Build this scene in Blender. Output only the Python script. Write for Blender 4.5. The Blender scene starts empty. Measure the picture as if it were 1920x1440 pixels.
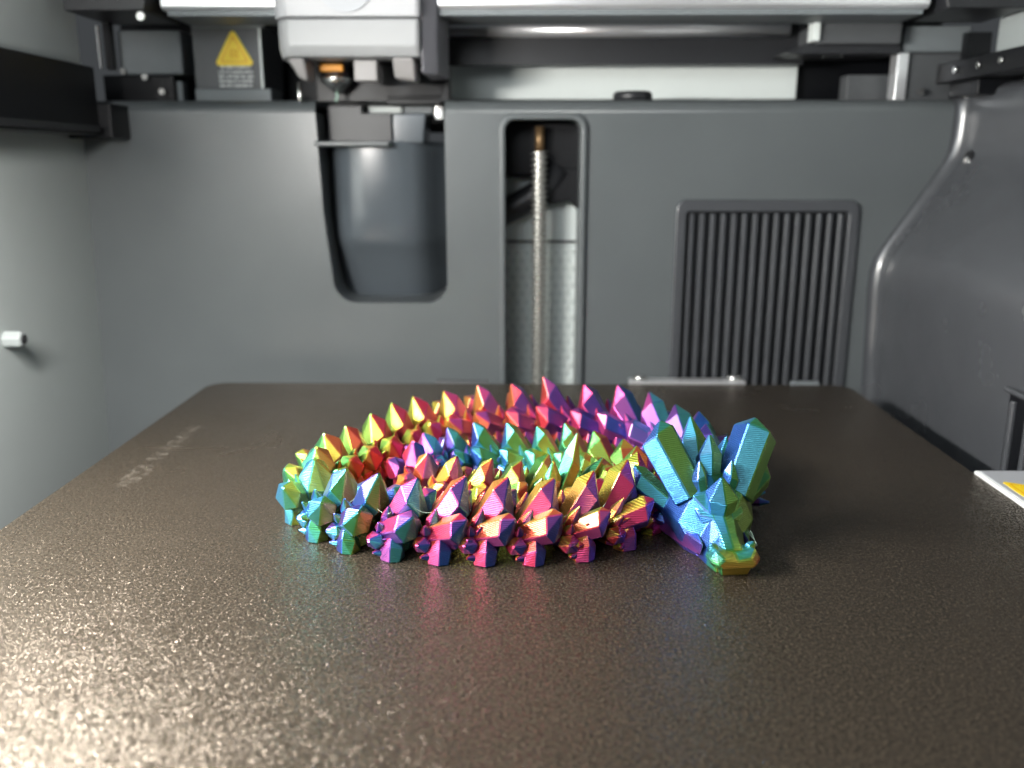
import bpy, bmesh, math, random
from mathutils import Vector, Matrix
from mathutils.geometry import tessellate_polygon
random.seed(7)
sc = bpy.context.scene
col = sc.collection
MM = 0.001                      # everything below is laid out in millimetres

# ------------------------------------------------------------------ camera
F = 1650.0                      # focal length in pixels of the 1920 px wide photograph
TH = math.atan(415 / F); YAW = math.atan(29 / F * math.cos(TH))
CAM = Vector((0, -342.8, 86.2))
fw = Vector((-math.sin(YAW) * math.cos(TH), math.cos(YAW) * math.cos(TH), -math.sin(TH)))
rt = Vector((math.cos(YAW), math.sin(YAW), 0)); upv = rt.cross(fw)
cd = bpy.data.cameras.new('camera'); cam = bpy.data.objects.new('camera', cd); col.objects.link(cam)
cam.matrix_world = Matrix(((rt.x, upv.x, -fw.x, CAM.x * MM), (rt.y, upv.y, -fw.y, CAM.y * MM),
                           (rt.z, upv.z, -fw.z, CAM.z * MM), (0, 0, 0, 1)))
cd.sensor_width = 36; cd.lens = 36 * F / 1920; cd.clip_start = .005; cd.clip_end = 20
cd.dof.use_dof = True; cd.dof.focus_distance = .203; cd.dof.aperture_fstop = 13.5
sc.camera = cam

def P(px, py, axis, v):         # photo pixel -> point (mm) on the plane axis = v
    d = fw + rt * ((px - 960) / F) - upv * ((py - 720) / F)
    return CAM + d * ((v - CAM[axis]) / d[axis])

# ------------------------------------------------------------------ light
w = bpy.data.worlds.new('World'); sc.world = w; w.use_nodes = True
bg = w.node_tree.nodes['Background']; bg.inputs[0].default_value = (.86, .93, 1, 1); bg.inputs[1].default_value = .06

def area(name, loc, target, sx, sy, power, colour, spread=180):
    l = bpy.data.lights.new(name, 'AREA'); l.shape = 'RECTANGLE'; l.size = sx * MM; l.size_y = sy * MM
    l.energy = power; l.color = colour; l.spread = math.radians(spread)
    o = bpy.data.objects.new(name, l); col.objects.link(o); o.location = Vector(loc) * MM
    d = (Vector(target) - Vector(loc)).normalized()
    y = (Vector((0, 1, 0)) - d * d.y).normalized(); x = y.cross(-d)      # long side of the lamp runs front to back
    o.rotation_euler = Matrix((x, y, -d)).transposed().to_euler(); return o
# the printer's own chamber LED tube, beside the left beam and above the picture
LED_POS, LED_LEN, LED_STRENGTH = Vector((-136, -198, 114)), 130, 410      # a tube with a frosted cover, built in the lamp section below
# daylight / room light coming in through the open door and lid behind the camera
area('room_light', (-120, -450, 210), (0, -150, 10), 140, 120, .6, (.93, .97, 1))

sc.view_settings.view_transform = 'Standard'; sc.view_settings.look = 'None'
sc.view_settings.exposure = 0; sc.view_settings.gamma = 1
sc.render.engine = 'CYCLES'

# ------------------------------------------------------------------ helpers
def tag(o, label=None, cat=None, group=None, kind=None):
    if label: o['label'] = label
    if cat: o['category'] = cat
    if group: o['group'] = group
    if kind: o['kind'] = kind
    return o

def empty(name, loc, label=None, cat=None, group=None):
    o = bpy.data.objects.new(name, None); col.objects.link(o); o.location = Vector(loc) * MM
    o.empty_display_size = .005
    o['_w'] = tuple(loc); return tag(o, label, cat, group)

WORLD = {}
class MB:
    def __init__(s): s.v = []; s.f = []; s.sm = []
    def add(s, vs, fs, smooth=False):
        n = len(s.v); s.v += [Vector(v) for v in vs]
        for f in fs: s.f.append([i + n for i in f]); s.sm.append(smooth)
        return s
    def box(s, x0, x1, y0, y1, z0, z1):
        if x0 > x1: x0, x1 = x1, x0
        if y0 > y1: y0, y1 = y1, y0
        if z0 > z1: z0, z1 = z1, z0
        v = [(x, y, z) for z in (z0, z1) for y in (y0, y1) for x in (x0, x1)]
        return s.add(v, [(0, 2, 3, 1), (4, 5, 7, 6), (0, 1, 5, 4), (2, 6, 7, 3), (0, 4, 6, 2), (1, 3, 7, 5)])
    def prism(s, pts, axis, a, b, smooth=False):       # 2D polygon extruded along an axis
        def mk(p, t):
            return (t, p[0], p[1]) if axis == 0 else ((p[0], t, p[1]) if axis == 1 else (p[0], p[1], t))
        n = len(pts)
        vs = [mk(p, a) for p in pts] + [mk(p, b) for p in pts]
        fs = [(i, (i + 1) % n, n + (i + 1) % n, n + i) for i in range(n)]
        s.add(vs, fs, smooth); s.add(vs, [tuple(range(n))[::-1], tuple(range(n, 2 * n))]); return s
    def tube(s, pts, r, n=10, cap=True):
        pts = [Vector(p) for p in pts]; rings = []
        for i, p in enumerate(pts):
            d = (pts[min(i + 1, len(pts) - 1)] - pts[max(i - 1, 0)]).normalized()
            a = d.orthogonal().normalized() if i == 0 else (a - d * a.dot(d)).normalized()
            b = d.cross(a); rr = r[i] if isinstance(r, (list, tuple)) else r
            rings.append([p + (a * math.cos(t) + b * math.sin(t)) * rr for t in [2 * math.pi * k / n for k in range(n)]])
        vs = [q for ring in rings for q in ring]
        fs = [(i * n + k, i * n + (k + 1) % n, (i + 1) * n + (k + 1) % n, (i + 1) * n + k) for i in range(len(pts) - 1) for k in range(n)]
        s.add(vs, fs, True)
        if cap: s.add(rings[0], [tuple(range(n))[::-1]]); s.add(rings[-1], [tuple(range(n))])
        return s
    def build(s, name, mat, parent=None, bevel=0, seg=2, origin=None, **kw):
        o_ = Vector(origin) if origin else (sum(s.v, Vector()) / len(s.v))
        me = bpy.data.meshes.new(name)
        me.from_pydata([tuple((v - o_) * MM) for v in s.v], [], s.f)
        for p, m in zip(me.polygons, s.sm): p.use_smooth = m
        bm = bmesh.new(); bm.from_mesh(me)
        bmesh.ops.remove_doubles(bm, verts=bm.verts, dist=1e-6)
        bmesh.ops.recalc_face_normals(bm, faces=bm.faces)
        bm.to_mesh(me); bm.free()
        me.materials.append(mat)
        o = bpy.data.objects.new(name, me); col.objects.link(o)
        place(o, o_, parent)
        if bevel:
            m = o.modifiers.new('bevel', 'BEVEL'); m.width = bevel * MM; m.segments = seg; m.limit_method = 'ANGLE'
            m.angle_limit = math.radians(35); m.harden_normals = False
            for p in me.polygons: p.use_smooth = True
            e = o.modifiers.new('normals', 'WEIGHTED_NORMAL'); e.keep_sharp = True
        return tag(o, **kw)

def place(o, wloc, parent):
    wloc = Vector(wloc); WORLD[o.name] = wloc
    if parent is not None:
        pw = WORLD.get(parent.name) or Vector(parent['_w'])
        o.parent = parent; o.location = (wloc - pw) * MM
    else: o.location = wloc * MM

def rrect(x0, x1, z0, z1, r, n=6):
    pts = []
    for cx, cz, a0 in ((x1 - r, z0 + r, -90), (x1 - r, z1 - r, 0), (x0 + r, z1 - r, 90), (x0 + r, z0 + r, 180)):
        for k in range(n + 1):
            a = math.radians(a0 + 90 * k / n); pts.append((cx + r * math.cos(a), cz + r * math.sin(a)))
    return pts

# ------------------------------------------------------------------ materials
def mat(name, base, rough=.5, metal=0., spec=.5, noise=0., nscale=400., bump=0., bscale=3000., coat=0., rvar=0.):
    m = bpy.data.materials.new(name); m.use_nodes = True; nt = m.node_tree; b = nt.nodes['Principled BSDF']
    b.inputs['Base Color'].default_value = (*base, 1); b.inputs['Roughness'].default_value = rough
    b.inputs['Metallic'].default_value = metal; b.inputs['Specular IOR Level'].default_value = spec
    b.inputs['Coat Weight'].default_value = coat
    tc = nt.nodes.new('ShaderNodeNewGeometry')
    if noise or rvar:
        n = nt.nodes.new('ShaderNodeTexNoise'); n.inputs['Scale'].default_value = nscale; n.inputs['Detail'].default_value = 5
        nt.links.new(tc.outputs['Position'], n.inputs['Vector'])
        if noise:
            r = nt.nodes.new('ShaderNodeMapRange'); r.inputs['To Min'].default_value = 1 - noise; r.inputs['To Max'].default_value = 1 + noise
            nt.links.new(n.outputs['Fac'], r.inputs['Value'])
            mx = nt.nodes.new('ShaderNodeVectorMath'); mx.operation = 'SCALE'; mx.inputs[0].default_value = base
            nt.links.new(r.outputs[0], mx.inputs['Scale']); nt.links.new(mx.outputs[0], b.inputs['Base Color'])
        if rvar:
            r = nt.nodes.new('ShaderNodeMapRange'); r.inputs['To Min'].default_value = rough - rvar; r.inputs['To Max'].default_value = rough + rvar
            nt.links.new(n.outputs['Fac'], r.inputs['Value']); nt.links.new(r.outputs[0], b.inputs['Roughness'])
    if bump:
        n2 = nt.nodes.new('ShaderNodeTexNoise'); n2.inputs['Scale'].default_value = bscale; n2.inputs['Detail'].default_value = 2
        nt.links.new(tc.outputs['Position'], n2.inputs['Vector'])
        bp = nt.nodes.new('ShaderNodeBump'); bp.inputs['Strength'].default_value = bump; bp.inputs['Distance'].default_value = .0002
        nt.links.new(n2.outputs['Fac'], bp.inputs['Height']); nt.links.new(bp.outputs[0], b.inputs['Normal'])
    return m

M = {
    'wall': mat('grey_plastic', (.10, .112, .117), .33, noise=.08, nscale=45, bump=.12, bscale=2600, rvar=.06),
    'housing': mat('dark_housing_plastic', (.06, .064, .071), .26, spec=1.0, noise=.08, nscale=40, bump=.12, bscale=2600, rvar=.05),
    'side': mat('grey_side_panel', (.36, .395, .395), .55, noise=.05, nscale=30, bump=.1, bscale=2600),
    'chute': mat('glossy_chute_plastic', (.085, .10, .115), .2, noise=.06, nscale=60, rvar=.05),
    'dark': mat('dark_plastic', (.018, .019, .022), .42, noise=.2, nscale=80),
    'black': mat('black_metal', (.005, .0055, .007), .38, spec=.25),
    'grey': mat('grey_bracket', (.16, .18, .19), .5, noise=.08, nscale=80),
    'midgrey': mat('dark_grey_bracket', (.075, .08, .085), .5, noise=.08, nscale=80),
    'pale': mat('pale_metal_panel', (.78, .84, .82), .5, noise=.04, nscale=60),
    'alu': mat('brushed_aluminium', (.92, .93, .95), .28, metal=.75),
    'panel': mat('pale_grey_sheet', (.62, .68, .67), .5, noise=.05, nscale=60),
    'grey2': mat('pale_grey_plastic', (.3, .33, .33), .5),
    'steel': mat('polished_steel', (.75, .75, .73), .22, metal=1),
    'screwsteel': mat('threaded_steel', (.52, .52, .49), .34, metal=.8),
    'bronze': mat('dull_bronze', (.22, .14, .07), .45, metal=.7),
    'headwhite': mat('toolhead_pale_shell', (.42, .43, .45), .45, noise=.03, nscale=90),
    'headmid': mat('toolhead_mid_shell', (.34, .35, .36), .45, noise=.03, nscale=90),
    'headgrey': mat('toolhead_grey_shell', (.30, .29, .29), .5, noise=.04, nscale=90),
    'headside': mat('toolhead_side', (.16, .16, .18), .5),
    'brass': mat('brass', (.8, .45, .1), .3, metal=1),
    'orange': mat('orange_silicone', (.75, .3, .02), .5),
    'yellow': mat('yellow_sticker', (1.0, .72, .02), .45),
    'amber': mat('amber_print', (.85, .42, .005), .5),
    'white': mat('white_print', (.75, .77, .76), .5),
    'labelgrey': mat('grey_label', (.42, .44, .47), .5),
    'purge': mat('green_plastic_strand', (.35, .5, .42), .25),
}

def plate_material():
    m = bpy.data.materials.new('textured_plate'); m.use_nodes = True; nt = m.node_tree; L = nt.links
    b = nt.nodes['Principled BSDF']; g = nt.nodes.new('ShaderNodeNewGeometry')
    b.inputs['Base Color'].default_value = (.03, .027, .022, 1)
    b.inputs['Roughness'].default_value = .2; b.inputs['Specular IOR Level'].default_value = .72
    b.inputs['Specular Tint'].default_value = (1, .87, .73, 1)
    # powder-coated grain: little facets, each tilted its own way
    def vm(op, a, b_=None, sc_=None):
        n = nt.nodes.new('ShaderNodeVectorMath'); n.operation = op
        for k_, q in ((0, a), (1, b_)):
            if q is None: continue
            if isinstance(q, tuple): n.inputs[k_].default_value = q
            else: L.new(q, n.inputs[k_])
        if sc_ is not None: n.inputs['Scale'].default_value = sc_
        return n.outputs[0]
    dn = nt.nodes.new('ShaderNodeTexNoise'); dn.inputs['Scale'].default_value = 1500; L.new(g.outputs['Position'], dn.inputs['Vector'])
    warped = vm('ADD', g.outputs['Position'], vm('SCALE', vm('SUBTRACT', dn.outputs['Color'], (.5, .5, .5)), None, .0004))
    tilt = None
    for sc_, amt in ((3900, .60), (7000, .36)):
        v = nt.nodes.new('ShaderNodeTexVoronoi'); v.inputs['Scale'].default_value = sc_; L.new(warped, v.inputs['Vector'])
        c = vm('SUBTRACT', v.outputs['Color'], (.5, .5, .5)); c = vm('MULTIPLY', c, vm('ABSOLUTE', c)); c = vm('SCALE', c, None, amt * 4)
        tilt = c if tilt is None else vm('ADD', tilt, c)
    n1 = nt.nodes.new('ShaderNodeTexNoise'); n1.inputs['Scale'].default_value = 2600; n1.inputs['Detail'].default_value = 2; L.new(g.outputs['Position'], n1.inputs['Vector'])
    bp = nt.nodes.new('ShaderNodeBump'); bp.inputs['Strength'].default_value = .6; bp.inputs['Distance'].default_value = .00016
    L.new(n1.outputs['Fac'], bp.inputs['Height'])
    flatz = vm('MULTIPLY', tilt, (1, 1, .2))
    nrm = vm('NORMALIZE', vm('ADD', bp.outputs[0], vm('SCALE', flatz, None, .55)))
    L.new(nrm, b.inputs['Normal'])
    # handled patches: a little glossier here, duller there
    sm = nt.nodes.new('ShaderNodeTexNoise'); sm.inputs['Scale'].default_value = 28; sm.inputs['Detail'].default_value = 6; sm.inputs['Distortion'].default_value = 1.2
    L.new(g.outputs['Position'], sm.inputs['Vector'])
    sr = nt.nodes.new('ShaderNodeMapRange'); sr.inputs['From Min'].default_value = .3; sr.inputs['From Max'].default_value = .7
    sr.inputs['To Min'].default_value = .15; sr.inputs['To Max'].default_value = .28; L.new(sm.outputs['Fac'], sr.inputs['Value']); L.new(sr.outputs[0], b.inputs['Roughness'])
    # colour specks in the coating
    n2 = nt.nodes.new('ShaderNodeTexNoise'); n2.inputs['Scale'].default_value = 1700; L.new(g.outputs['Position'], n2.inputs['Vector'])
    cr = nt.nodes.new('ShaderNodeValToRGB'); cr.color_ramp.elements[0].position = .35; cr.color_ramp.elements[1].position = .75
    cr.color_ramp.elements[0].color = (.012, .0108, .009, 1); cr.color_ramp.elements[1].color = (.085, .067, .048, 1); b.inputs['Metallic'].default_value = .3
    L.new(n2.outputs['Fac'], cr.inputs[0]); 
    # worn, scuffed streaks near the left edge
    sep = nt.nodes.new('ShaderNodeSeparateXYZ'); L.new(g.outputs['Position'], sep.inputs[0])
    n3 = nt.nodes.new('ShaderNodeTexNoise'); n3.inputs['Scale'].default_value = 420; n3.inputs['Detail'].default_value = 4; L.new(g.outputs['Position'], n3.inputs['Vector'])
    def rng(sock, a, b_):
        c = nt.nodes.new('ShaderNodeMath'); c.operation = 'COMPARE'; L.new(sock, c.inputs[0])
        c.inputs[1].default_value = (a + b_) / 2 * MM; c.inputs[2].default_value = abs(b_ - a) / 2 * MM; return c.outputs[0]
    def mul(a, b_):
        c = nt.nodes.new('ShaderNodeMath'); c.operation = 'MULTIPLY'; L.new(a, c.inputs[0])
        if isinstance(b_, float): c.inputs[1].default_value = b_
        else: L.new(b_, c.inputs[1])
        return c.outputs[0]
    def add(a, b_):
        c = nt.nodes.new('ShaderNodeMath'); c.operation = 'ADD'; L.new(a, c.inputs[0]); L.new(b_, c.inputs[1]); return c.outputs[0]
    blk = add(mul(rng(sep.outputs['X'], -114, -108), rng(sep.outputs['Y'], -118, -99)), mul(rng(sep.outputs['X'], -114, -109), rng(sep.outputs['Y'], -95, -60)))
    st = nt.nodes.new('ShaderNodeMapRange'); st.inputs['From Min'].default_value = .46; st.inputs['From Max'].default_value = .62; L.new(n3.outputs['Fac'], st.inputs['Value'])
    fac = mul(mul(blk, st.outputs[0]), .2)
    mx = nt.nodes.new('ShaderNodeMix'); mx.data_type = 'RGBA'; L.new(fac, mx.inputs['Factor']); L.new(cr.outputs[0], mx.inputs['A']); mx.inputs['B'].default_value = (.30, .27, .23, 1)
    L.new(mx.outputs['Result'], b.inputs['Base Color'])
    return m
M['plate'] = plate_material()

def silk_material():
    m = bpy.data.materials.new('silk_filament'); m.use_nodes = True; nt = m.node_tree; L = nt.links
    b = nt.nodes['Principled BSDF']; g = nt.nodes.new('ShaderNodeNewGeometry')
    a = nt.nodes.new('ShaderNodeAttribute'); a.attribute_name = 'filament'
    L.new(a.outputs['Color'], b.inputs['Base Color'])
    b.inputs['Metallic'].default_value = .78; b.inputs['Roughness'].default_value = .3
    b.inputs['Specular IOR Level'].default_value = .6
    b.inputs['Coat Weight'].default_value = .5; b.inputs['Coat Roughness'].default_value = .28
    sep = nt.nodes.new('ShaderNodeSeparateXYZ'); L.new(g.outputs['Position'], sep.inputs[0])
    # printed layer lines, 0.24 mm apart, with a little waviness
    nz = nt.nodes.new('ShaderNodeTexNoise'); nz.inputs['Scale'].default_value = 260; L.new(g.outputs['Position'], nz.inputs['Vector'])
    s = nt.nodes.new('ShaderNodeMath'); s.operation = 'MULTIPLY'; s.inputs[1].default_value = 2 * math.pi / (.40 * MM); L.new(sep.outputs['Z'], s.inputs[0])
    ad = nt.nodes.new('ShaderNodeMath'); ad.operation = 'MULTIPLY_ADD'; ad.inputs[1].default_value = 2.2; L.new(nz.outputs['Fac'], ad.inputs[0]); L.new(s.outputs[0], ad.inputs[2])
    sn = nt.nodes.new('ShaderNodeMath'); sn.operation = 'SINE'; L.new(ad.outputs[0], sn.inputs[0])
    n2 = nt.nodes.new('ShaderNodeTexNoise'); n2.inputs['Scale'].default_value = 700; n2.inputs['Detail'].default_value = 3; L.new(g.outputs['Position'], n2.inputs['Vector'])
    mx = nt.nodes.new('ShaderNodeMath'); mx.operation = 'MULTIPLY_ADD'; mx.inputs[1].default_value = 2.5; L.new(n2.outputs['Fac'], mx.inputs[0]); L.new(sn.outputs[0], mx.inputs[2])
    bp = nt.nodes.new('ShaderNodeBump'); bp.inputs['Strength'].default_value = .8; bp.inputs['Distance'].default_value = .00004
    L.new(mx.outputs[0], bp.inputs['Height']); L.new(bp.outputs[0], b.inputs['Normal'])
    return m
M['silk'] = silk_material()

# ------------------------------------------------------------------ chamber lamp
lm = bpy.data.materials.new('lit_led_cover'); lm.use_nodes = True
lb_ = lm.node_tree.nodes['Principled BSDF']; lb_.inputs['Base Color'].default_value = (.8, .8, .8, 1)
lb_.inputs['Emission Color'].default_value = (1, .965, .915, 1); lb_.inputs['Emission Strength'].default_value = LED_STRENGTH
lmp = empty('chamber_lamp', LED_POS, 'lit white tube lamp hung along the left side above the bed', 'lamp')
MB().tube([LED_POS + Vector((0, LED_LEN * (k / 8 - .5), 0)) for k in range(9)], 5, 14).build('tube', lm, lmp)
for s_ in (-1, 1):
    e_ = LED_POS + Vector((0, s_ * (LED_LEN / 2 + 4), 0))
    MB().box(e_.x - 7, e_.x + 7, e_.y - 3.9, e_.y + 3.9, e_.z - 7, e_.z + 12).build('end_cap', M['dark'], lmp, bevel=1)

# ------------------------------------------------------------------ back wall
YW = 30.0
XL, XR, ZT = -190.0, 146.0, 106.0
CH = dict(x0=-86.5, x1=-33.8, z0=28.0)
notch = [(CH['x1'], ZT)]
for k in range(9):
    a = math.radians(0 - 90 * k / 8); notch.append((CH['x1'] - 9 + 9 * math.cos(a), CH['z0'] + 9 + 9 * math.sin(a)))
for k in range(9):
    a = math.radians(-90 - 90 * k / 8); notch.append((-82.5 + 10 + 10 * math.cos(a), CH['z0'] + 10 + 10 * math.sin(a)))
notch += [(-83.5, 48), (-85.2, 66), (-86, 90), (CH['x0'], ZT)]
# the right-hand housing steps inwards below: its profile (z, x) bounds the wall
prof = [(111, 176.5), (104, 176.5), (96, 176.3), (90, 175.6), (86, 174), (80, 170.5), (70, 164.2), (60, 157.8), (52, 152.7), (47, 150), (42, 148.8), (34, 148.6), (20, 149.2), (0, 150), (-30, 151), (-110, 152)]
RF = 5.0
outer = [(XL, -110)] + [(x - RF, z) for z, x in reversed(prof) if z <= ZT - 1] + [(176.5 - RF, ZT)] + notch + [(XL, ZT)]
slot = rrect(-9.4, 22.0, -60, 103.6, 4.5)
vent = rrect(65.2, 133.6, -40, 67.2, 1.2)
loops = [outer, slot[::-1], vent[::-1]]
wm = MB()
flat = [p for l in loops for p in l]
tri = tessellate_polygon([[Vector((p[0], p[1], 0)) for p in l] for l in loops])
wm.add([(p[0], YW, p[1]) for p in flat], [tuple(t) for t in tri], False)
for l, dep in ((slot, 32), (vent, 6), (notch, 46)):       # hole flanks
    n = len(l); cl = n if l is not notch else n - 1
    wm.add([(p[0], YW, p[1]) for p in l] + [(p[0], YW + dep, p[1]) for p in l],
           [(i, (i + 1) % n, n + (i + 1) % n, n + i) for i in range(cl)], False)
for xa, xb in ((XL, CH['x0']), (CH['x1'], 176.5 - RF)):  # rounded top edge and shelf
    arc = [(YW + 5 - 5 * math.cos(a), ZT + 5 * math.sin(a)) for a in [math.pi / 2 * k / 8 for k in range(9)]] + [(92, ZT + 5)]
    n = len(arc)
    wm.add([(xa, *p) for p in arc] + [(xb, *p) for p in arc], [(i, i + 1, n + i + 1, n + i) for i in range(n - 1)], True)
bw = wm.build('back_wall', M['wall'], kind='structure', label='grey moulded plastic rear wall of the printer chamber')
for p in bw.data.polygons:
    pass
# rim round the lead-screw slot
def ring(outer_, inner_, y0, y1):
    m = MB(); n = len(outer_)
    vs = [(p[0], y0, p[1]) for p in outer_] + [(p[0], y0, p[1]) for p in inner_] + [(p[0], y1, p[1]) for p in outer_] + [(p[0], y1, p[1]) for p in inner_]
    fs = []
    for i in range(n):
        j = (i + 1) % n
        fs += [(i, j, n + j, n + i), (i, 2 * n + i, 2 * n + j, j), (n + i, n + j, 3 * n + j, 3 * n + i), (2 * n + i, 3 * n + i, 3 * n + j, 2 * n + j)]
    return m.add(vs, fs)
ring(rrect(-11.6, 24.2, -62, 105.6, 6), rrect(-9.1, 21.7, -59.5, 103.1, 4.2), YW - 2.2, YW + 3).build('slot_rim', M['wall'], bw, bevel=.7)

# vent grille on the wall
vg = empty('vent_grille', (99.4, YW, -40), 'ribbed dark grey vent grille with rounded frame set in the rear wall', 'vent')
ring(rrect(61.6, 137.2, -44, 71.4, 4.5), rrect(66.0, 132.8, -39, 66.4, 1.2), YW - 1.6, YW + 3).build('frame', M['housing'], vg, bevel=.8)
MB().box(64, 135, YW + 5.2, YW + 8, -42, 69).build('backing', M['housing'], vg)
for i in range(15):
    x = 68.6 + i * (130.4 - 68.6) / 14
    MB().prism([(x - 1.35, YW + 6.4), (x - 1.1, YW + .6), (x - .5, YW), (x + .5, YW), (x + 1.1, YW + .6), (x + 1.35, YW + 6.4)], 2, -39, 65.6).build('slat', M['housing'], vg)

# little screw hole cap, lying on the shelf behind the wall's edge
kc = P(1187, 188, 1, 44)
kn = MB(); kn.tube([(kc.x, 46, 111), (kc.x, 46, 114.2), (kc.x, 46, 115)], [8.2, 8.2, 7.2], 28)
kn.build('round_cap', M['dark'], None, label='low round black cap on the ledge above the rear wall', cat='cap')

# ---- purge chute pocket
pc = empty('purge_chute', (-61, YW + 20, CH['z0']), 'glossy grey purge chute recessed in the rear wall under the toolhead', 'chute')
xs = [(-89, 62), (-86, 53), (-83.5, 46), (-81, 41), (-78.5, 38.4), (-74, 36.8), (-68, 36.3), (-61, 36.1), (-54, 36.3), (-49.5, 37.2), (-46, 39.4), (-43, 43), (-40, 49), (-36, 56), (-30, 63)]
zs = [(95, 0), (80, 0), (65, 0), (56, .4), (52.5, 1.4), (50, 3.4), (46, 5.8), (40, 9), (34, 12), (28, 15), (24, 17)]
m = MB(); n = len(xs)
m.add([(x, y + dy, z) for z, dy in zs for x, y in xs], [(i * n + k, i * n + k + 1, (i + 1) * n + k + 1, (i + 1) * n + k) for i in range(len(zs) - 1) for k in range(n - 1)], True)
m.build('chute_face', M['chute'], pc)
m = MB(); m.prism([(-56, 94), (-43.5, 94), (-42, 106), (-56, 106)], 1, 36.7, 60).build('raised_tab', M['chute'], pc, bevel=.8)
MB().box(-87.5, -56.5, 29, 43.8, 92.6, 94.8).build('lip', M['wall'], pc, bevel=.7)
MB().prism([(-84.5, 94.9), (-57.5, 94.9), (-57.5, 106.5), (-70, 106.5), (-70, 109.5), (-84.5, 109.5)], 1, 44, 60).build('wiper_block', M['dark'], pc, bevel=.4)
MB().box(-53, -40.5, 50, 66, 106.4, 115).build('wiper_post', M['grey'], pc, bevel=.6)
MB().box(-69, -54, 52, 62, 106.8, 109.8).build('wiper_pad', M['pale'], pc, bevel=.8)
MB().box(-39.6, -35.8, 48, 60, 104, 112).build('spring_clip', M['steel'], pc, bevel=.4)

# ---- inside of the slot
MB().box(-29, 60, 61, 63, -110, 105).build('rear_panel', M['panel'], kind='structure', label='grey sheet panel behind the lead screw slot')
rm = MB()                                             # perforated honeycomb strip on the rear panel, one bar lattice
for r_ in range(26):
    for c in range(13):
        x = -22 + c * 4.4 + (2.2 if r_ % 2 else 0); z = 46.5 - r_ * 3.8
        o6 = [(x + 2.35 * math.cos(math.pi / 6 + k * math.pi / 3), z + 2.35 * math.sin(math.pi / 6 + k * math.pi / 3)) for k in range(6)]
        i6 = [(x + 1.6 * math.cos(math.pi / 6 + k * math.pi / 3), z + 1.6 * math.sin(math.pi / 6 + k * math.pi / 3)) for k in range(6)]
        rm.add([(p[0], 59.9, p[1]) for p in o6] + [(p[0], 59.9, p[1]) for p in i6] + [(p[0], 60.8, p[1]) for p in i6],
               [(k, (k + 1) % 6, 6 + (k + 1) % 6, 6 + k) for k in range(6)] + [(6 + k, 6 + (k + 1) % 6, 12 + (k + 1) % 6, 12 + k) for k in range(6)])
rm.build('honeycomb_mesh', M['pale'], label='pale honeycomb mesh low on the panel behind the lead screw', cat='mesh')
MB().box(-28, 50, 59.8, 60.9, 51, 52).build('panel_seam', M['dark'], label='thin dark seam strip above the honeycomb mesh', cat='strip')
MB().box(-28, 52, 51, 60.8, 80, 104.5).build('belt_housing', M['black'], label='black belt housing at the top of the lead screw slot', cat='housing', bevel=2)
MB().tube([(-26, 54.5, 60), (-14, 54.2, 63), (-4, 54, 68), (6, 54, 74), (14, 54, 84)], 5.8, 14).build('cable_sleeve', M['dark'], label='thick black cable sleeve crossing behind the lead screw', cat='cable')
MB().prism([(2, 70), (8, 68), (18, 70), (22, 66), (26, 62), (28, 84), (2, 84)], 1, 50.5, 54).build('motor_bracket', M['black'], label='jagged black bracket beside the threaded lead screw', cat='bracket', bevel=.8)

# threaded lead screw: a real helix
ls = empty('lead_screw', (5.2, 45, -100), 'vertical threaded steel lead screw standing in the wall slot', 'lead screw')
m = MB(); NS = 18; pitch = 2.4; turns = 79; pr = [(0, 2.3), (.2, 2.3), (.5, 3.5), (.7, 3.5)]
vs = []; rows = []
for t in range(turns * NS + 1):
    a = 2 * math.pi * t / NS; z0 = -100 + pitch * t / NS; row = []
    for q, r_ in pr:
        row.append(len(vs)); vs.append((5.2 + r_ * math.cos(a), 45 + r_ * math.sin(a), z0 + q * pitch))
    rows.append(row)
fs = []
for t in range(len(rows) - 1):
    for k in range(3): fs.append((rows[t][k], rows[t + 1][k], rows[t + 1][k + 1], rows[t][k + 1]))
    if t + NS + 1 < len(rows): fs.append((rows[t][3], rows[t + 1][3], rows[t + NS + 1][0], rows[t + NS][0]))
m.add(vs, fs, False).build('thread', M['screwsteel'], ls)
MB().tube([(5.2, 45, 90), (5.2, 45, 101)], 2.0, 14).build('plain_end', M['bronze'], ls)

# ------------------------------------------------------------------ left side panel and right housing
m = MB()
lp = [(-181.5, 260), (-182.5, 100), (-187, -40), (-188, -120)]
m.add([(x, y, z) for x, z in lp for y in (34, -420)], [(2 * i, 2 * i + 1, 2 * i + 3, 2 * i + 2) for i in range(3)], True)
m.add([(x - 4, y, z) for x, z in lp for y in (34, -420)], [(2 * i, 2 * i + 1, 2 * i + 3, 2 * i + 2) for i in range(3)], True)
lw = m.build('left_wall', M['side'], kind='structure', label='plain light grey metal side panel left of the bed')
kp = P(8, 636, 0, -185.6)
m = MB(); m.tube([(-186, kp.y, kp.z), (-179.5, kp.y, kp.z), (-178.6, kp.y, kp.z)], [3.2, 3.2, 2.6], 6)
pl = m.build('panel_plug', M['grey2'], label='small pale plug screwed into the light grey side panel', cat='plug', bevel=.5)
MB().tube([(-178.6, kp.y, kp.z), (-178.2, kp.y, kp.z)], 1.7, 12).build('socket', M['dark'], pl)

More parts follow.
